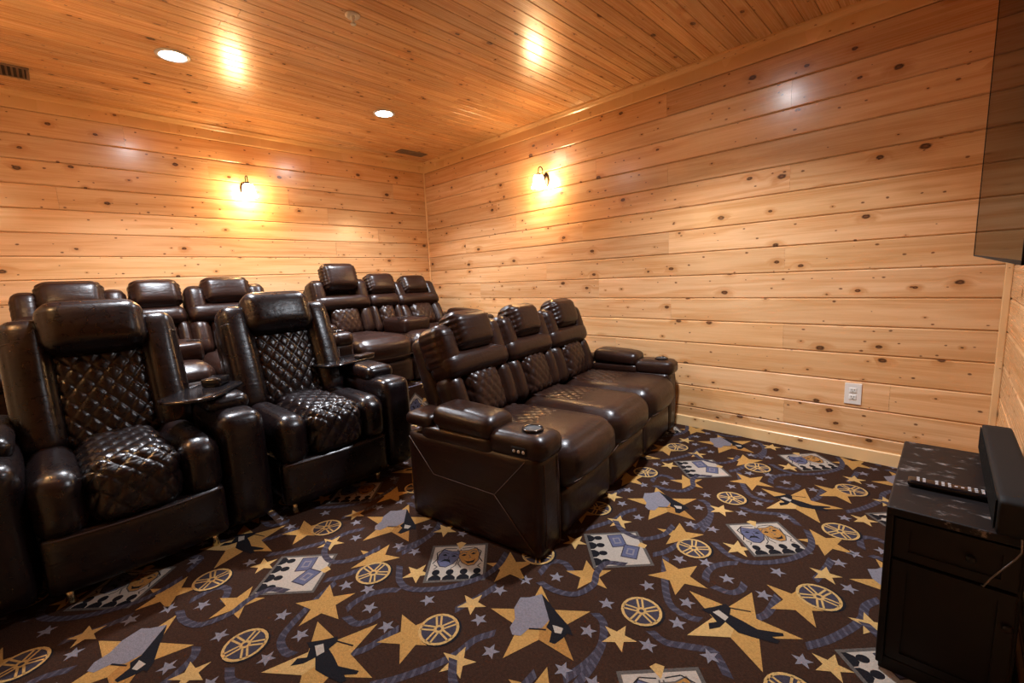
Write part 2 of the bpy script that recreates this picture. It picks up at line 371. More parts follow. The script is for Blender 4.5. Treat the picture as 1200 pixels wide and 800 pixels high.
def star(cx, cy, r, deg, m, layer, ratio=0.40):
    pts = []
    for k in range(10):
        a = math.radians(deg+36*k); q = r if k % 2 == 0 else r*ratio
        pts.append((cx+q*math.cos(a), cy+q*math.sin(a)))
    put(pts, m, layer); return pts
def circ(cx, cy, r, n=14, ry=None, rot=0):
    ry = ry or r
    return [(cx+r*math.cos(2*math.pi*k/n)*math.cos(rot)-ry*math.sin(2*math.pi*k/n)*math.sin(rot), cy+r*math.cos(2*math.pi*k/n)*math.sin(rot)+ry*math.sin(2*math.pi*k/n)*math.cos(rot)) for k in range(n)]
def ring(cx, cy, r, w, m, layer, n=22, ry=None, a0=0, a1=2*math.pi):
    for k in range(n):
        a, b = a0+(a1-a0)*k/n, a0+(a1-a0)*(k+1)/n
        put([(cx+r*math.cos(a), cy+r*math.sin(a)), (cx+r*math.cos(b), cy+r*math.sin(b)), (cx+(r-w)*math.cos(b), cy+(r-w)*math.sin(b)), (cx+(r-w)*math.cos(a), cy+(r-w)*math.sin(a))], m, layer)
def stroke(pts, w, m, layer):
    P = [Vector((p[0], p[1], 0)) for p in pts]
    for i in range(len(P)-1):
        d = (P[i+1]-P[i]).normalized(); n = Vector((-d.y, d.x, 0))*w/2
        put([P[i]+n, P[i+1]+n, P[i+1]-n, P[i]-n], m, layer)
ROPES = [[(0.66, 0.114), (0.643, 0.016), (0.649, -0.06), (0.692, -0.135), (0.746, -0.157)], [(0.985, -0.688), (0.916, -0.638), (0.827, -0.638), (0.771, -0.719), (0.77, -0.824)],
 [(0.74, -0.566), (0.712, -0.619), (0.693, -0.712)], [(0.662, -0.854), (0.666, -0.939), (0.687, -1.036)], [(0.697, -0.588), (0.637, -0.455), (0.572, -0.357), (0.505, -0.339), (0.457, -0.357)],
 [(0.565, -0.205), (0.51, -0.196), (0.456, -0.223), (0.4, -0.253), (0.37, -0.239), (0.323, -0.189)], [(0.527, -0.55), (0.539, -0.59), (0.535, -0.645), (0.504, -0.699), (0.466, -0.732)],
 [(0.497, -0.534), (0.442, -0.542), (0.418, -0.58), (0.42, -0.631)], [(0.596, -0.803), (0.513, -0.754), (0.439, -0.762), (0.353, -0.849), (0.299, -0.967), (0.299, -1.057), (0.335, -1.149)],
 [(0.336, -0.474), (0.318, -0.528), (0.315, -0.636)], [(0.197, -0.454), (0.156, -0.52), (0.116, -0.612), (0.094, -0.687), (0.092, -0.763), (0.061, -0.832)],
 [(0.24, -0.8), (0.225, -0.894), (0.219, -0.986)], [(0.975, -0.148), (0.904, -0.15), (0.837, -0.185), (0.819, -0.265), (0.847, -0.335), (0.846, -0.404), (0.779, -0.448)],
 [(0.109, -0.168), (0.12, -0.247), (0.074, -0.279), (-0.001, -0.244)]]
OVER = (1, 8, 12)
for ri, R_ in enumerate(ROPES):
    P = catmull([(x, y, 0) for x, y in R_], 0.009); w = 0.0125; lay = (4 if ri in OVER else 1)+.06*ri
    for i in range(len(P)-2):
        d = (P[i+1]-P[i]).normalized(); d2 = (P[i+2]-P[i+1]).normalized(); n = Vector((-d.y, d.x, 0)); n2 = Vector((-d2.y, d2.x, 0)); s = d*0.008
        put([P[i]+n*w+s, P[i+1]+n2*w+s, P[i+1]-n2*w-s, P[i]-n*w-s], SLATE2 if i % 3 == 1 else SLATE, lay)
for x, y, r, a in [(0.257, -0.638, 0.107, -16), (0.612, -0.508, 0.107, -34), (0.626, -0.117, 0.056, -12), (0.506, -0.823, 0.058, -1), (0.715, -0.764, 0.1, 8), (0.07, -0.673, 0.058, 6), (0.858, -0.299, 0.09, 24), (0.219, -0.121, 0.1, 26), (0.13, -0.421, 0.053, -17), (0.219, -0.859, 0.053, -11)]:
    star(x, y, r, a, PALE if r < .06 else GOLD, 2)
star(0.885, -0.966, 0.177, 21, GOLD, 2); star(0.376, -0.413, 0.178, -15, GOLD, 2)
put([(0.376, -0.413)]+[(0.376+q*math.cos(math.radians(t)), -0.413+q*math.sin(math.radians(t))) for q, t in ((.071, 21), (.178, 57), (.071, 93))], PALE, 3)
put([(0.885, -0.966)]+[(0.885+q*math.cos(math.radians(t)), -0.966+q*math.sin(math.radians(t))) for q, t in ((.071, 129), (.177, 165), (.071, 201))], ORANGE, 3)
for x, y in [(0.65, -0.607), (0.566, -0.652), (0.473, -0.609), (0.67, -0.389), (0.731, -0.217), (0.531, -0.398), (0.515, -0.291), (0.71, -0.076), (0.544, -0.149), (0.392, -0.232), (0.194, -0.389), (0.352, -0.604), (0.35, -0.766), (0.719, -0.876), (0.631, -0.897), (0.124, -0.107), (0.048, -0.195), (0.157, -0.005), (0.145, -0.827), (0.921, -0.781)]:
    star(x, y, 0.029, rnd.uniform(0, 72), LAV, 2, 0.42)
# film reels
def reel(cx, cy, rot, r=.066):
    put(circ(cx-0.006, cy-0.002, r*1.04, 20), BLACK, 3)
    put(circ(cx, cy, r*0.97, 20), SLATE, 3.4)
    ring(cx, cy, r, r*.14, PALE, 4); ring(cx, cy, r*.26, r*.14, PALE, 4, 10)
    for k in range(5):
        a = rot+2*math.pi*k/5; c, s = math.cos(a), math.sin(a)
        for o in (-.10, .10):
            stroke([(cx+r*(.22*c-o*s), cy+r*(.22*s+o*c)), (cx+r*(.9*c-o*1.3*s), cy+r*(.9*s+o*1.3*c))], r*.10, PALE, 4)
for x, y, a in ((0.626, -0.263, .3), (0.19, -0.254, 1.0), (0.213, -0.713, .6), (0.637, -0.712, 1.3)): reel(x, y, a)
# square pictures
E1, E2 = (-.703, -.711), (.703, -.711); HS = .117
def cardpts(cx, cy, pts): return [(cx+HS*(a*E1[0]+b*E2[0]), cy+HS*(a*E1[1]+b*E2[1])) for a, b in pts]
def card(cx, cy, side):
    put(cardpts(cx, cy, [(-1, -1), (1, -1), (1, 1), (-1, 1)]), GREY, 3)
    put(cardpts(cx, cy, [(-.9, -.9), (.9, -.9), (.9, .9), (-.9, .9)]), CREAM, 3.2)
    for t in (-.66, -.2, .26, .7):
        head = [(t+.13*math.cos(k*math.pi/6), -.52+.15*math.sin(k*math.pi/6)) for k in range(12)]
        body = [(t-.21, -.9), (t+.21, -.9), (t+.20, -.78), (t+.09, -.66), (t-.09, -.66), (t-.20, -.78)]
        for q in (head, body): put(cardpts(cx, cy, q if side == 'bottom' else [(b, a) for a, b in q]), BLACK, 3.5)
card(0.440, -0.972, 'bottom')
cx, cy = 0.440, -0.972
def mask(a, b, k, tilt, m, rim, smile):
    T = lambda x, y: (a+k*(x*math.cos(tilt)-y*math.sin(tilt)), b+k*(x*math.sin(tilt)+y*math.cos(tilt)))
    shape = [(-.30, .42), (0, .36), (.30, .42), (.36, .10), (.27, -.25), (.10, -.46), (-.10, -.46), (-.27, -.25), (-.36, .10)]
    put(cardpts(cx, cy, [T(x*1.12, y*1.1) for x, y in shape]), rim, 3.5); put(cardpts(cx, cy, [T(x, y) for x, y in shape]), m, 3.6)
    for e in (-1, 1):
        put(cardpts(cx, cy, [T(e*x, y) for x, y in ((.07, .12), (.16, .20), (.27, .13), (.16, .08))]), BLACK, 3.8)
        stroke(cardpts(cx, cy, [T(e*.05, .22), T(e*.17, .30+.03*smile), T(e*.30, .22)]), HS*.035, rim, 3.8)
    put(cardpts(cx, cy, [T(x, -.22+y*smile) for x, y in ((-.20, .06), (-.10, -.02), (0, -.04), (.10, -.02), (.20, .06), (.10, -.14), (-.10, -.14))]), BLACK, 3.8)
    stroke(cardpts(cx, cy, [T(0, .10), T(.04, -.06), T(-.03, -.08)]), HS*.03, rim, 3.8)
mask(-.36, .24, 1.0, -.25, BLUE, SLATE, -1); mask(.38, .26, 1.0, .2, ORANGE, GREY, 1)
for q_ in ([(-.05, .7), (-.12, .4), (.0, .1), (-.06, -.2), (-.2, -.34)], [(.05, .7), (.02, .45), (.1, .2), (.02, -.1), (.14, -.32)], [(-.8, -.1), (-.66, -.22), (-.76, -.34)], [(.8, -.12), (.7, -.25), (.8, -.36)]):
    stroke(cardpts(cx, cy, q_), HS*.04, GREY, 3.55)
for sgn in (-1, 1):
    stroke(cardpts(cx, cy, [(sgn*.1, .75), (sgn*.5, .80), (sgn*.78, .55), (sgn*.72, .2), (sgn*.85, -.05)]), HS*.035, BLACK, 3.6)
put(cardpts(cx, cy, [(0, .72), (-.16, 1.08), (.02, 1.16), (.2, 1.06)]), PALE, 4.2)
card(0.868, -0.508, 'left'); cx, cy = 0.868, -0.508
for ang, ca, cb in ((.05, .12, .48), (-.42, .42, -.2)):
    q = [(-.26, -.36), (.26, -.36), (.26, .36), (-.26, .36)]
    def rq(k): return [(ca+k*(a*math.cos(ang)-b*math.sin(ang)), cb+k*(a*math.sin(ang)+b*math.cos(ang))) for a, b in q]
    put(cardpts(cx, cy, rq(1.05)), SLATE, 3.5+.2*(ang < 0)); put(cardpts(cx, cy, rq(.92)), BLUE, 3.6+.2*(ang < 0))
    put(cardpts(cx, cy, rq(.5)), LAV, 3.66+.2*(ang < 0)); put(cardpts(cx, cy, rq(.3)), BLUE, 3.68+.2*(ang < 0))
put(cardpts(cx, cy, [(.75, .1), (.92, .3), (1.1, .12), (.95, -.06)]), PALE, 4.2)
# figures on the two large stars
put([(0.943, -0.887), (0.955, -0.924), (0.991, -0.957), (1.01, -1.008), (0.987, -1.028), (0.964, -1.07), (0.925, -1.041), (0.868, -1.001), (0.863, -0.952), (0.893, -0.924), (0.893, -0.884), (0.916, -0.87)], LAV, 3.6)
put([(0.964, -1.07), (0.945, -1.065), (0.87, -1.037), (0.799, -1.014), (0.771, -0.993), (0.789, -0.989), (0.788, -0.966), (0.793, -0.93), (0.81, -0.925), (0.831, -0.962), (0.855, -0.964), (0.865, -0.992)], BLACK, 3.8)
put([(0.846, -0.985), (0.812, -0.997), (0.803, -0.975), (0.821, -0.965)], CREAM, 4)
stroke([(0.893, -0.923), (0.849, -0.956)], .006, BLACK, 4)
put([(0.484, -0.399), (0.457, -0.436), (0.433, -0.476), (0.413, -0.467), (0.406, -0.436), (0.367, -0.434), (0.322, -0.428), (0.26, -0.462), (0.255, -0.452), (0.28, -0.426), (0.259, -0.423), (0.261, -0.408), (0.316, -0.388), (0.361, -0.376), (0.405, -0.394), (0.41, -0.361), (0.431, -0.331), (0.443, -0.355), (0.425, -0.377), (0.452, -0.396)], BLACK, 3.8)
put([(0.451, -0.411), (0.439, -0.433), (0.405, -0.422), (0.407, -0.399)], CREAM, 4)
stroke([(0.417, -0.466), (0.36, -0.493)], .005, BLACK, 4)
U, V = (0.897, -0.0162), (0.0373, -0.9644)
def build_carpet():
    bm = bmesh.new(); LZ = 0.0003
    X1 = RX+RH+(XB-RX)
    def addf(pts, m, z):
        f = bm.faces.new([bm.verts.new((p[0], p[1], z)) for p in pts]); f.material_index = m
        f.normal_update()
        if f.normal.z < 0: f.normal_flip()
    addf([(XF, YR), (X1, YR), (X1, YL), (XF, YL)], BROWN, 0)
    for i in range(-2, 6):
        for j in range(-3, 5):
            ox, oy = i*U[0]+j*V[0], i*U[1]+j*V[1]
            for pts, m, lay in cell:
                xs = [p[0]+ox for p in pts]; ys = [p[1]+oy for p in pts]
                if max(xs) < XF+.005 or min(xs) > X1-.005 or max(ys) < YR+.005 or min(ys) > YL-.005: continue
                addf(list(zip(xs, ys)), m, lay*LZ)
    def cut(co, no, clear):
        bmesh.ops.bisect_plane(bm, geom=bm.verts[:]+bm.edges[:]+bm.faces[:], dist=1e-6, plane_co=co, plane_no=no, clear_outer=clear)
    cut((XF, 0, 0), (-1, 0, 0), True); cut((X1, 0, 0), (1, 0, 0), True); cut((0, YR, 0), (0, -1, 0), True); cut((0, YL, 0), (0, 1, 0), True)
    cut((RX, 0, 0), (1, 0, 0), False); cut((RX+RH, 0, 0), (1, 0, 0), False)
    res = {0: ([], [], []), 1: ([], [], [])}
    for f in bm.faces:
        cxm = f.calc_center_median().x; part = 0 if cxm < RX else 1
        vs, fs, ms = res[part]; b = len(vs)
        for v in f.verts:
            x, y, z = v.co
            if cxm < RX: vs.append((x, y, z))
            elif cxm < RX+RH: vs.append((RX-z, y, x-RX))
            else: vs.append((RX+(x-RX-RH), y, RH+z))
        fs.append(tuple(range(b, len(vs)))); ms.append(f.material_index)
    bm.free(); return res
cz = build_carpet()
for k, nm in ((0, 'floor'), (1, 'floor_riser')):
    vs, fs, ms = cz[k]
    me = mesh(vs, fs); 
    for m in CM: me.materials.append(m)
    me.polygons.foreach_set('material_index', ms)
    tag(obj(nm, me, None), kind='structure')

# ------------------------------------------------------------------ downlights, sconces, vents, sprinkler, outlet
M_LENS = emit('downlight_lens', (0.93, 0.96, 1.0), 120.0)
M_RING = plain('downlight_trim', (0.62, 0.60, 0.58), 0.35)
dl_lab = ['recessed round ceiling light near the vent above the recliners', 'recessed round ceiling light between the two wall sconces', 'recessed ceiling light above the front of the sofa', 'recessed ceiling light over the open carpet']
for i, (x, y) in enumerate(DOWNLIGHTS):
    t = tag(empty('downlight', (x, y, ZC)), dl_lab[i], 'ceiling light', 'recessed ceiling lights')
    obj('trim_ring', lathe_mesh([(.058, -.001), (.062, -.006), (.078, -.007), (.083, -.003), (.083, 0), (.058, 0)], 32, True), M_RING, t)
    obj('lens', lathe_mesh([(0, -.0045), (.04, -.004), (.059, -.002)], 32), M_LENS, t)
    ld = bpy.data.lights.new('downlight_lamp', 'AREA'); ld.shape = 'DISK'; ld.size = 0.11; ld.energy = DOWN_W; ld.color = DOWN_COL; ld.spread = math.radians(118)
    lo = bpy.data.objects.new('lamp', ld); lo.location = (0, 0, -.009); link(lo, t)
M_SHADE = emit('sconce_glass', SC_COL, SC_STRENGTH)
M_SHADE.node_tree.nodes['Principled BSDF'].inputs['Roughness'].default_value = 0.2
def sconce(x, y, z, inward_deg, label):
    t = tag(empty('wall_sconce', (x, y, z), math.radians(inward_deg)), label, 'wall lamp', 'wall sconces')   # local +x points into the room
    pl = obj('wall_plate', lathe_mesh([(0, 0.016), (.030, .015), (.046, .008), (.050, 0), (0, 0)], 28), M_BRONZE, t, (0, 0, 0), (0, math.pi/2, 0)); pl.scale = (1.25, 0.8, 1)
    arm = [(.010, 0, .0), (.030, 0, .012), (.042, 0, .05)]+[(.071+.029*math.cos(a), 0, .066+.034*math.sin(a)) for a in [math.pi*(1-k/8) for k in range(9)]]+[(.100, 0, .045)]
    tube('arm', arm, .0045, M_BRONZE, t, 8)
    obj('cap', lathe_mesh([(0, .046), (.012, .045), (.016, .036), (.040, .030), (.042, .024), (0, .024)], 24), M_BRONZE, t, (.100, 0, 0))
    sh = obj('glass_shade', lathe_mesh([(.034, .024), (.041, .008), (.046, -.020), (.052, -.050), (.064, -.075), (.062, -.076), (.049, -.050), (.043, -.020), (.038, .006), (.031, .022)], 28, True), M_SHADE, t, (.100, 0, 0))
    obj('bulb', lathe_mesh([(0, -.058), (.016, -.053), (.024, -.036), (.020, -.014), (.010, .004), (.010, .022), (0, .022)], 20), M_SHADE, t, (.100, 0, 0))
sconce(XB, -1.25, 1.96, 180, 'bronze sconce with glowing glass shade on the back wall behind the sofas')
sconce(2.572, YR, 1.945, 90, 'bronze sconce with glowing glass shade on the long wall over the front sofa')
sconce(2.572, YL, 1.945, -90, 'bronze sconce with glowing glass shade on the wall beside the recliners')
M_VENT = plain('vent_metal', (0.20, 0.13, 0.085), 0.5, 0.3)
M_VENTD = plain('vent_dark', (0.03, 0.02, 0.015), 0.8)
def vent(x, y, lx, ly, label):
    t = tag(empty('ceiling_vent', (x, y, ZC)), label, 'vent', 'ceiling vents')
    box('backing', (0, 0, -.002), (lx-.02, ly-.02, .002), M_VENTD, t)
    bm = bmesh.new()
    for sx_, sy_, cx_, cy_ in ((lx, .014, 0, ly/2-.007), (lx, .014, 0, -ly/2+.007), (.014, ly-.028, lx/2-.007, 0), (.014, ly-.028, -lx/2+.007, 0)):
        bmesh.ops.create_cube(bm, size=1, matrix=Matrix.Translation((cx_, cy_, -.004)) @ Matrix.Diagonal((sx_, sy_, .008, 1)))
    obj('frame', bm_mesh(bm), M_VENT, t)
    n = int((ly-.03)/.022)
    me = box_mesh((lx-.03, .011, .0016))
    for k in range(n):
        obj('slat', me, M_VENT, t, (0, -ly/2+.025+k*(ly-.05)/max(1, n-1), -.006), (math.radians(38), 0, 0))
vent(4.07, -2.76, .12, .31, 'small dark louvred vent in the ceiling by the room corner')
vent(4.005, .085, .19, .30, 'brown louvred ceiling vent near the recessed light over the recliners')
t = tag(empty('sprinkler_head', (2.214, -1.212, ZC)), 'small white fire sprinkler head on the plank ceiling', 'sprinkler')
obj('escutcheon', lathe_mesh([(0, -.004), (.018, -.006), (.030, -.009), (.036, -.004), (.037, 0), (0, 0)], 28), M_WHITE, t)
obj('stem', lathe_mesh([(0, -.036), (.006, -.036), (.008, -.020), (.011, -.012), (.011, 0), (0, 0)], 16), M_WHITE, t)
for s in (-1, 1): tube('yoke_arm', [(s*.010, 0, -.012), (s*.013, 0, -.026), (s*.004, 0, -.040)], .002, M_WHITE, t)
obj('deflector', lathe_mesh([(0, -.043), (.013, -.043), (.014, -.040), (0, -.039)], 18), M_WHITE, t)
t = tag(empty('wall_outlet', (.359, YR, .382)), 'white duplex electrical outlet low on the plank wall', 'outlet')
box('cover_plate', (0, .003, 0), (.078, .006, .121), M_WHITE, t, 0.002)
for s in (-1, 1):
    rc = rbox('receptacle', (0, .0065, s*.020), (.034, .003, .029), .0014, M_WHITE, t, (6, 2, 6))
    for dx in (-.006, .006): box('slot', (dx, .0018, .004), (.0022, .001, .008), M_SLOT, rc)
    obj('ground_hole', lathe_mesh([(0, .0), (.0024, .0), (.0024, -.001), (0, -.001)], 10), M_SLOT, rc, (0, .0018, -.007), (math.pi/2, 0, 0))
obj('screw', lathe_mesh([(0, .0015), (.003, .001), (.0034, 0), (0, 0)], 12), M_RING, t, (0, .006, 0), (-math.pi/2, 0, 0))

# ------------------------------------------------------------------ seating
def quilt(cu, cv, amp, fu, fv, face=None):
    def w(P, u, n):
        if face and not face(u): return P
        a = fu(P)/cu; b = fv(P)/cv
        s, d = a+b, a-b
        x = abs((s % 1)-0.5)*2; y = abs((d % 1)-0.5)*2
        puff = (1-x**4.0)*(1-y**4.0)
        return P+n*amp*(puff-0.55)
    return w
def pleat(amp, wave):
    def w(P, u, n):
        e = max(0.0, (abs(u[1])-0.50)/0.50)*(1.0 if u[0] < .6 else 0.3)
        return P+n*amp*e*(math.sin(P.z*2*math.pi/wave+u[1]*4)-0.3)
    return w
def recliner(O, theta, arms, label, trays=()):
    t = tag(empty('recliner', (O[0], O[1], 0), math.radians(theta)), label, 'recliner', 'theater recliners')
    ML = M_LEA2
    rbox('base', (.42, 0, .165), (.70, .55, .19), .02, ML, t, (6, 6, 4))
    def bow(P, u, n): return Vector((P.x-.028*(1-(P.y/.285)**2), P.y, P.z))
    fp = rbox('footrest_panel', (.03, 0, .17), (.07, .565, .22), .022, ML, t, (4, 14, 8), (0.004, 0, 0), bow)
    tube('piping', [(-.006-.028*(1-(y/.285)**2)-.03, y, .098) for y in [-.27+.54*k/14 for k in range(15)]], .004, M_SEAMD, fp)
    for s in (-1, 1):
        rbox('seat_bolster', (.245, s*.214, .375), (.53, .148, .245), .062, ML, t, (14, 8, 8), (.012, .004, .010))
    rbox('seat_cushion', (.235, 0, .382), (.54, .296, .25), .075, ML, t, (70, 52, 32), (.016, 0, .016),
         quilt(.074, .100, .010, lambda P: P.y, lambda P: P.x+P.z, lambda u: u[2] > -.6))
    bk = empty('backrest', (.50, 0, .455), 0, t); bk.rotation_euler = (0, math.radians(21), 0)
    rbox('back_shell', (.095, 0, .26), (.15, .60, .56), .06, ML, bk, (6, 12, 12))
    rbox('quilted_panel', (.005, 0, .215), (.11, .345, .45), .04, ML, bk, (4, 62, 78), (.018, 0, 0),
         quilt(.066, .092, .009, lambda P: P.y, lambda P: P.z, lambda u: u[0] < .9))
    for s in (-1, 1):
        rbox('side_wing', (-.012, s*.228, .285), (.165, .150, .61), .056, ML, bk, (10, 10, 22), (.012, .006, 0))
        sw = [(-.012+.0835*math.cos(a), s*.228+.0745*math.sin(a), .475) for a in [k*2*math.pi/24 for k in range(24)]]
        sw = [(max(-.096, min(.07, -.012+1.16*.0835*math.cos(a))), s*.228+max(-.0755, min(.0755, 1.16*.0745*math.sin(a))), .475) for a in [k*2*math.pi/32 for k in range(32)]]
        tube('wing_seam', sw, .0022, M_SEAMD, bk, 5, True)
    rbox('head_pillow', (-.058, 0, .530), (.165, .370, .240), .066, ML, bk, (14, 24, 14), (.014, .004, .006))
    for sgn in arms:
        y = sgn*.385
        a = empty('armrest', (0, y, 0), 0, t)
        rbox('arm_panel', (.38, 0, .308), (.76, .188, .525), .055, ML, a, (16, 8, 12), (.012, .006, 0))
        rbox('arm_pad', (.44, 0, .585), (.56, .180, .085), .042, ML, a, (14, 8, 6), (0, 0, .008))
        if sgn in trays:
            ang = 51 if sgn < 0 and len(arms) == 2 else 20
            cx_, cy_ = (.30, .07) if len(arms) == 2 else (.50, .06)
            tr = rbox('tray_table', (cx_, cy_, .640), (.24, .42, .016), .0075, M_BLACK, a, (6, 10, 4), rot=(0, 0, math.radians(ang)))
            # rounded plan outline
            for v in tr.data.vertices:
                k = abs(v.co.y)/.21
                if k > .6: v.co.x *= math.sqrt(max(.05, 1-((k-.6)/.42)**2))
            obj('tray_hinge', lathe_mesh([(0, .024), (.020, .024), (.022, 0), (0, 0)], 16), M_BLACK, a, (cx_+.03, 0, .610))
            if len(arms) == 2: rbox('storage_box', (cx_+.09, -.01, .668), (.085, .12, .042), .010, M_BLACK, a, (6, 6, 4), rot=(0, 0, math.radians(ang)))
            else: rbox('storage_box', (cx_-.06, -.05, .660), (.06, .14, .025), .010, M_LEA, a, (6, 6, 4), rot=(0, 0, math.radians(ang)))
    for x in (-.02, .68):
        for s in (-1, 1):
            obj('foot', lathe_mesh([(0, .075), (.016, .075), (.012, .030), (.017, .006), (.015, 0), (0, 0)], 14), M_STEEL if x < .1 else M_BLKM, t, (x+.06 if x < 0 else x, s*.23, 0))
    return t
recliner((2.205, -.130), 2.0, (1, -1), 'dark brown quilted leather recliner with an armrest on each side', trays=(-1,))
recliner((2.205+.805*math.sin(math.radians(2)), -.130-.805*math.cos(math.radians(2))), 2.0, (-1,), 'dark brown quilted leather recliner between the other recliner and the front sofa', trays=(-1,))

def sofa(O, theta, z, seats, label, aw=.17, ws=(.51, .48, .51), fine=1.0, reclines=(0, 0, 0), raised=(0, 0, 0), console=False, ML=None, pv=.57):
    ML = ML or M_LEA
    t = tag(empty('reclining_sofa', (O[0], O[1], z), math.radians(theta)), label, 'sofa', 'three-seat leather sofas')
    total = 2*aw+sum(ws); q = lambda k: max(6, int(k*fine))
    for side, yc, sg in ((0, -aw/2, 1), (1, -(total-aw/2), -1)):
        a = empty('armrest', (0, yc, 0), 0, t)
        sp = rbox('side_panel', (.365, 0, .212), (.73, aw, .416), .016, ML, a, (14, 6, 10), (.006, .004, 0))
        rbox('arm_console', (.115, 0, .452), (.27, aw+.008, .105), .040, ML, a, (10, 8, 6), (.006, 0, .002))
        rbox('arm_rail', (.43, 0, .43), (.42, aw+.004, .07), .022, ML, a, (8, 6, 4))
        rbox('arm_pad', (.395, 0, .505), (.345, aw+.014, .100), .040, ML, a, (12, 8, 6), (0, .004, .010), rot=(0, math.radians(-3), 0))
        rbox('rear_pad', (.665, 0, .478), (.17, aw, .065), .028, ML, a, (6, 6, 4), (0, 0, .004))
        cup = obj('cup_holder', lathe_mesh([(.036, .008), (.040, .010), (.044, .008), (.045, 0), (.034, 0), (.033, .004)], 28, True), M_BLACK, a, (.075, 0, .508))
        obj('cup_well', lathe_mesh([(0, .001), (.030, .002), (.034, .006), (.035, .0), (0, 0)], 24), M_SLOT, a, (.075, 0, .508))
        if side == 0:
            cp = rbox('control_panel', (.085, aw/2+.004, .445), (.075, .006, .034), .0028, M_BLKM, a, (6, 2, 4))
            for k in range(3): obj('button', lathe_mesh([(0, .003), (.006, .0025), (.007, 0), (0, 0)], 12), M_RING, a, (.063+.022*k, aw/2+.0065, .445), (-math.pi/2, 0, 0))
        e = sg*(aw/2+.005)
        for pts in ([(.715, .40), (.569, .241), (.219, .232), (.06, .405)], [(.219, .232), (.03, .03)]):
            tube('stitching', [(x, e, z_) for x, z_ in pts], .0018, M_SEAM, sp if False else a, 5)
        for yy in (-.052, .052):
            tube('stitching', [(-.004, yy, .04), (-.008, yy, .15), (-.009, yy, .30), (-.004, yy, .395)], .0016, M_SEAM, a, 5)
    y0 = aw
    for i, w in enumerate(ws):
        yc = -(y0+w/2); y0 += w
        st = empty('seat', (0, yc, 0), 0, t)
        rbox('seat_cushion', (.265, 0, .315), (.62, w-.006, .215), .085, ML, st, (q(20), q(14), q(12)), (.022, .004, .014))
        if not (console and i == 1):
            rbox('seat_quilt', (.380, 0, .4235), (.29, w*.60, .020), .009, ML, st, (q(40), q(40), 4), (0, 0, .0065), quilt(.058, .070, .006, lambda P: P.y, lambda P: P.x, lambda u: u[2] > .5))
        rbox('footrest_panel', (.030, 0, .120), (.07, w-.008, .205), .030, ML, st, (6, q(12), 8), (.010, 0, 0))
        tube('stitching', [(-.048-.014*(1-(yy/(w*.5))**2), yy, .262+.012*(yy/(w*.5))**2) for yy in [w*(-.46+.92*k/12) for k in range(13)]], .0016, M_SEAM, st, 5)
        bk = empty('backrest', (pv, yc, .405), 0, t); bk.rotation_euler = (0, math.radians(19+reclines[i]), 0)
        rbox('back_shell', (.125, 0, .235), (.12, w-.016, .51), .05, ML, bk, (6, 10, 10))
        rbox('lumbar_quilt', (.012, 0, .128), (.13, w*.52, .27), .055, ML, bk, (8, q(34), q(34)), (.022, 0, 0), quilt(.052, .075, .007, lambda P: P.y+.6*P.z**2, lambda P: P.z, lambda u: u[0] < .9))
        for s in (-1, 1):
            rbox('lumbar_bolster', (.020, s*(w*.385), .128), (.135, w*.235, .27), .055, ML, bk, (8, 8, 10), (.012, .003, 0))
            if not (console and i == 1): rbox('head_wing', (.025, s*(w/2-.067), .393), (.178, .132, .230), .050, ML, bk, (10, 10, q(24)), (.012, .003, .006), pleat(.0020, .036))
        rbox('shoulder_roll', (.010, 0, .300), (.172, w-.006, .135), .052, ML, bk, (10, 14, 8), (.012, 0, 0))
        dz, dn = (.060, -.030) if raised[i] else (0, 0)
        rbox('head_pillow', (-.022+dn, 0, .462+dz), (.150, w*(.92 if console and i == 1 else .60), .205+dz*.55), .060, ML, bk, (12, 22, q(30)), (.018, .004, .004), pleat(.0036, .030))
        if console and i == 1:
            cs = rbox('drop_down_console', (.31, 0, .475), (.36, w-.05, .125), .030, ML, st, (10, 10, 6), (.004, 0, .006))
            for yy in (-.1, .1): obj('cup_holder', lathe_mesh([(.036, .004), (.040, .006), (.044, .004), (.045, 0), (.034, 0), (.033, .002)], 24, True), M_BLACK, st, (.22, yy, .541))
    rbox('rear_frame', (.70, -total/2, .20), (.12, total-.06, .34), .02, ML, t, (4, 10, 4))
    for x in (.05, .68):
        for yy in (-.09, -(total-.09)):
            obj('foot', lathe_mesh([(0, .03), (.02, .03), (.018, 0), (0, 0)], 14), M_BLKM, t, (x, yy, 0))
    return t
sofa((1.076, -1.201), 9.0, 0, 3, 'three-seat brown leather reclining sofa in front, with cup holders in its arms', ws=(.51, .49, .51))
sofa((3.20, -1.390), 2.5, RH, 3, 'three-seat brown leather sofa in the room corner with one headrest raised', aw=.15, ws=(.53, .33, .52), fine=.8, reclines=(-3, 2, 10), raised=(1, 0, 0), console=True)
sofa((3.22, .345), 0.0, RH, 3, 'three-seat brown leather sofa behind the two recliners', aw=.15, ws=(.53, .31, .53), fine=.6, reclines=(3, 4, 1), console=True)

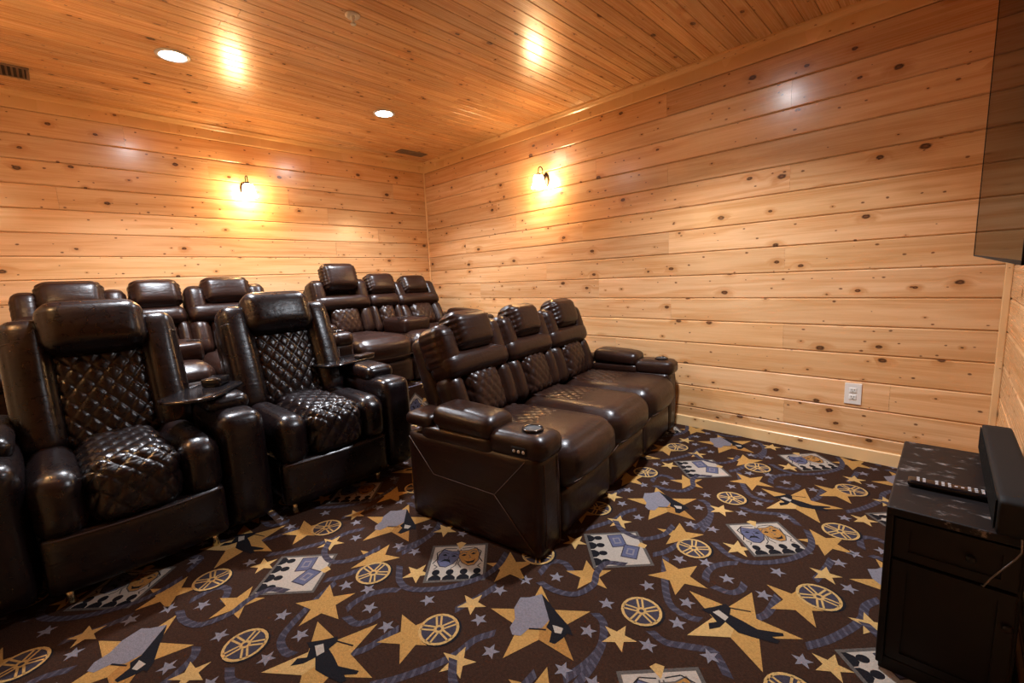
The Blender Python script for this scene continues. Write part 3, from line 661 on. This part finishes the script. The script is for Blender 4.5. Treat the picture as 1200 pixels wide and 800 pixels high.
# ------------------------------------------------------------------ television, cabinet, soundbar, remote
t = tag(empty('television', (-.0475, -1.425, 1.1125)), 'large flat black television with a glossy screen mounted above the dark cabinet', 'television')
t.rotation_euler = (math.radians(-.65), 0, 0)
M_SCREEN, nt_, b_ = newmat('screen_glass'); b_.inputs['Base Color'].default_value = (.004, .004, .005, 1); b_.inputs['Roughness'].default_value = .3; b_.inputs['Specular IOR Level'].default_value = 0
gl_ = nt_.nodes.new('ShaderNodeBsdfGlossy'); gl_.inputs['Color'].default_value = (.50, .49, .47, 1); gl_.inputs['Roughness'].default_value = .07
fr_ = nt_.nodes.new('ShaderNodeFresnel'); fr_.inputs['IOR'].default_value = 1.5; mx_ = nt_.nodes.new('ShaderNodeMixShader')
nt_.links.new(fr_.outputs[0], mx_.inputs[0]); nt_.links.new(b_.outputs[0], mx_.inputs[1]); nt_.links.new(gl_.outputs[0], mx_.inputs[2]); nt_.links.new(mx_.outputs[0], nt_.nodes['Material Output'].inputs['Surface'])
box('housing', (-.022, 0, .445), (.036, 1.53, .84), M_BLKM, t, 0.004)
box('screen', (-.0008, 0, .435), (.0016, 1.544, .864), M_SCREEN, t)
bm = bmesh.new()
for sy_, sz_, cy_, cz_ in ((1.55, .004, 0, .868), (1.55, .004, 0, .002), (.004, .87, .773, .435), (.004, .87, -.773, .435)):
    bmesh.ops.create_cube(bm, size=1, matrix=Matrix.Translation((-.0008, cy_, cz_)) @ Matrix.Diagonal((.004, sy_, sz_, 1)))
obj('bezel', bm_mesh(bm), M_BLKM, t)
box('wall_bracket', (-.097, 0, .43), (.108, .40, .30), M_BLKM, t, 0.004)
CT = .48; cx0, cx1, cy0, cy1 = XF+.022, .082, -2.056, -1.454
def cab_mat(name, dust):
    m, nt, b = newmat(name); N = nt.nodes.new; L = nt.links.new
    tc = N('ShaderNodeTexCoord'); n1 = N('ShaderNodeTexNoise'); n1.inputs['Scale'].default_value = 14; n1.inputs['Detail'].default_value = 8; n1.inputs['Roughness'].default_value = .75
    mp = N('ShaderNodeVectorMath'); mp.operation = 'MULTIPLY'; mp.inputs[1].default_value = (1.0, 2.2, 1.0); L(tc.outputs['Object'], mp.inputs[0]); L(mp.outputs[0], n1.inputs['Vector'])
    mr = N('ShaderNodeMapRange'); mr.inputs[1].default_value = .575; mr.inputs[2].default_value = .70; L(n1.outputs['Fac'], mr.inputs[0])
    mu = N('ShaderNodeMath'); mu.operation = 'MULTIPLY'; mu.inputs[1].default_value = dust; L(mr.outputs[0], mu.inputs[0])
    mx = N('ShaderNodeMix'); mx.data_type = 'RGBA'; mx.inputs[6].default_value = (.0050, .0028, .0028, 1); mx.inputs[7].default_value = (.42, .36, .33, 1)
    L(mu.outputs[0], mx.inputs[0]); L(mx.outputs[2], b.inputs['Base Color']); b.inputs['Roughness'].default_value = .5; b.inputs['Specular IOR Level'].default_value = .3
    return m
M_CAB = cab_mat('espresso_wood', 0.0); M_CABT = cab_mat('dusty_espresso_top', .75)
t = tag(empty('cabinet', ((cx0+cx1)/2, (cy0+cy1)/2, 0)), 'dark brown wooden cabinet with a dusty top, under the television', 'cabinet')
wx, wy = cx1-cx0, cy1-cy0
box('body', (0, -.006, .235), (wx-.02, wy-.03, .45), M_CAB, t, .003)
box('top', (0, 0, CT-.011), (wx, wy, .022), M_CABT, t, .004)
box('plinth', (0, -.006, .02), (wx-.012, wy-.02, .04), M_CAB, t, .003)
def panel_front(name, z0, z1, knob):
    w = wx-.034; zc = (z0+z1)/2; h = z1-z0
    p = box(name, (0, wy/2-.018, zc), (w, .014, h), M_CAB, t, .003)
    bm = bmesh.new()
    for sx_, sz_, cx_, cz_ in ((w-.01, .022, 0, h/2-.011), (w-.01, .022, 0, -h/2+.011), (.026, h-.044, w/2-.018, 0), (.026, h-.044, -w/2+.018, 0)):
        bmesh.ops.create_cube(bm, size=1, matrix=Matrix.Translation((cx_, .0095, cz_)) @ Matrix.Diagonal((sx_, .006, sz_, 1)))
    obj('raised_frame', bm_mesh(bm), M_CAB, p)
    obj('knob', lathe_mesh([(0, .018), (.008, .017), (.010, .012), (.005, .006), (.005, 0), (0, 0)], 16), M_CAB, p, (knob[0], .008, knob[1]), (-math.pi/2, 0, 0))
panel_front('drawer', .345, .452, (-.03, 0)); panel_front('door', .05, .335, (-.10, .06))
box('side_rail', (wx/2-.008, 0, .24), (.016, wy-.016, .44), M_CAB, t, .003)
t = tag(empty('soundbar', (-.140, -1.76, CT)), 'long black soundbar lying on the dark cabinet', 'soundbar'); t.rotation_euler = (0, 0, math.radians(0.6))
bb_ = rbox('body', (0, 0, .049), (.072, .66, .088), .010, M_BLKM, t, (8, 12, 6))
box('grille', (.0365, 0, .049), (.002, .63, .070), plain('speaker_cloth', (.008, .0075, .007), .95, spec=.1, bump=.8, bscale=900), t)
for s in (-1, 1): rbox('rubber_foot', (0, s*.28, .0035), (.05, .03, .007), .003, M_BLKM, t, (4, 4, 2))
t = tag(empty('remote_control', (-.045, -1.650, CT)), 'black remote control with pale buttons on the cabinet top', 'remote'); t.rotation_euler = (0, 0, math.radians(2))
rbox('body', (0, 0, .010), (.196, .044, .018), .008, M_BLACK, t, (14, 8, 4))
M_BTN = plain('remote_button', (.55, .55, .56), .5)
bm = bmesh.new()
for i in range(13):
    for j in range(3):
        if (i in (5, 6) and j != 1) or i == 10: continue
        bmesh.ops.create_cube(bm, size=1, matrix=Matrix.Translation((-.078+i*.0128, (j-1)*.011, .0195)) @ Matrix.Diagonal((.006, .005, .002, 1)))
tag(obj('button_field', bm_mesh(bm), M_BTN, t), kind='stuff')
cab = tube_mesh(catmull([(-.150, -1.425, CT+.012), (-.152, -1.428, CT-.02), (-.135, -1.434, .42), (-.112, -1.437, .375), (-.102, -1.445, .345), (-.10, -1.462, .338)], .02), .0016, 6)
tag(obj('power_cable', cab, plain('grey_cable', (.14, .12, .11), .4)), 'thin grey cable running from the soundbar down to the cabinet drawer', 'cable')
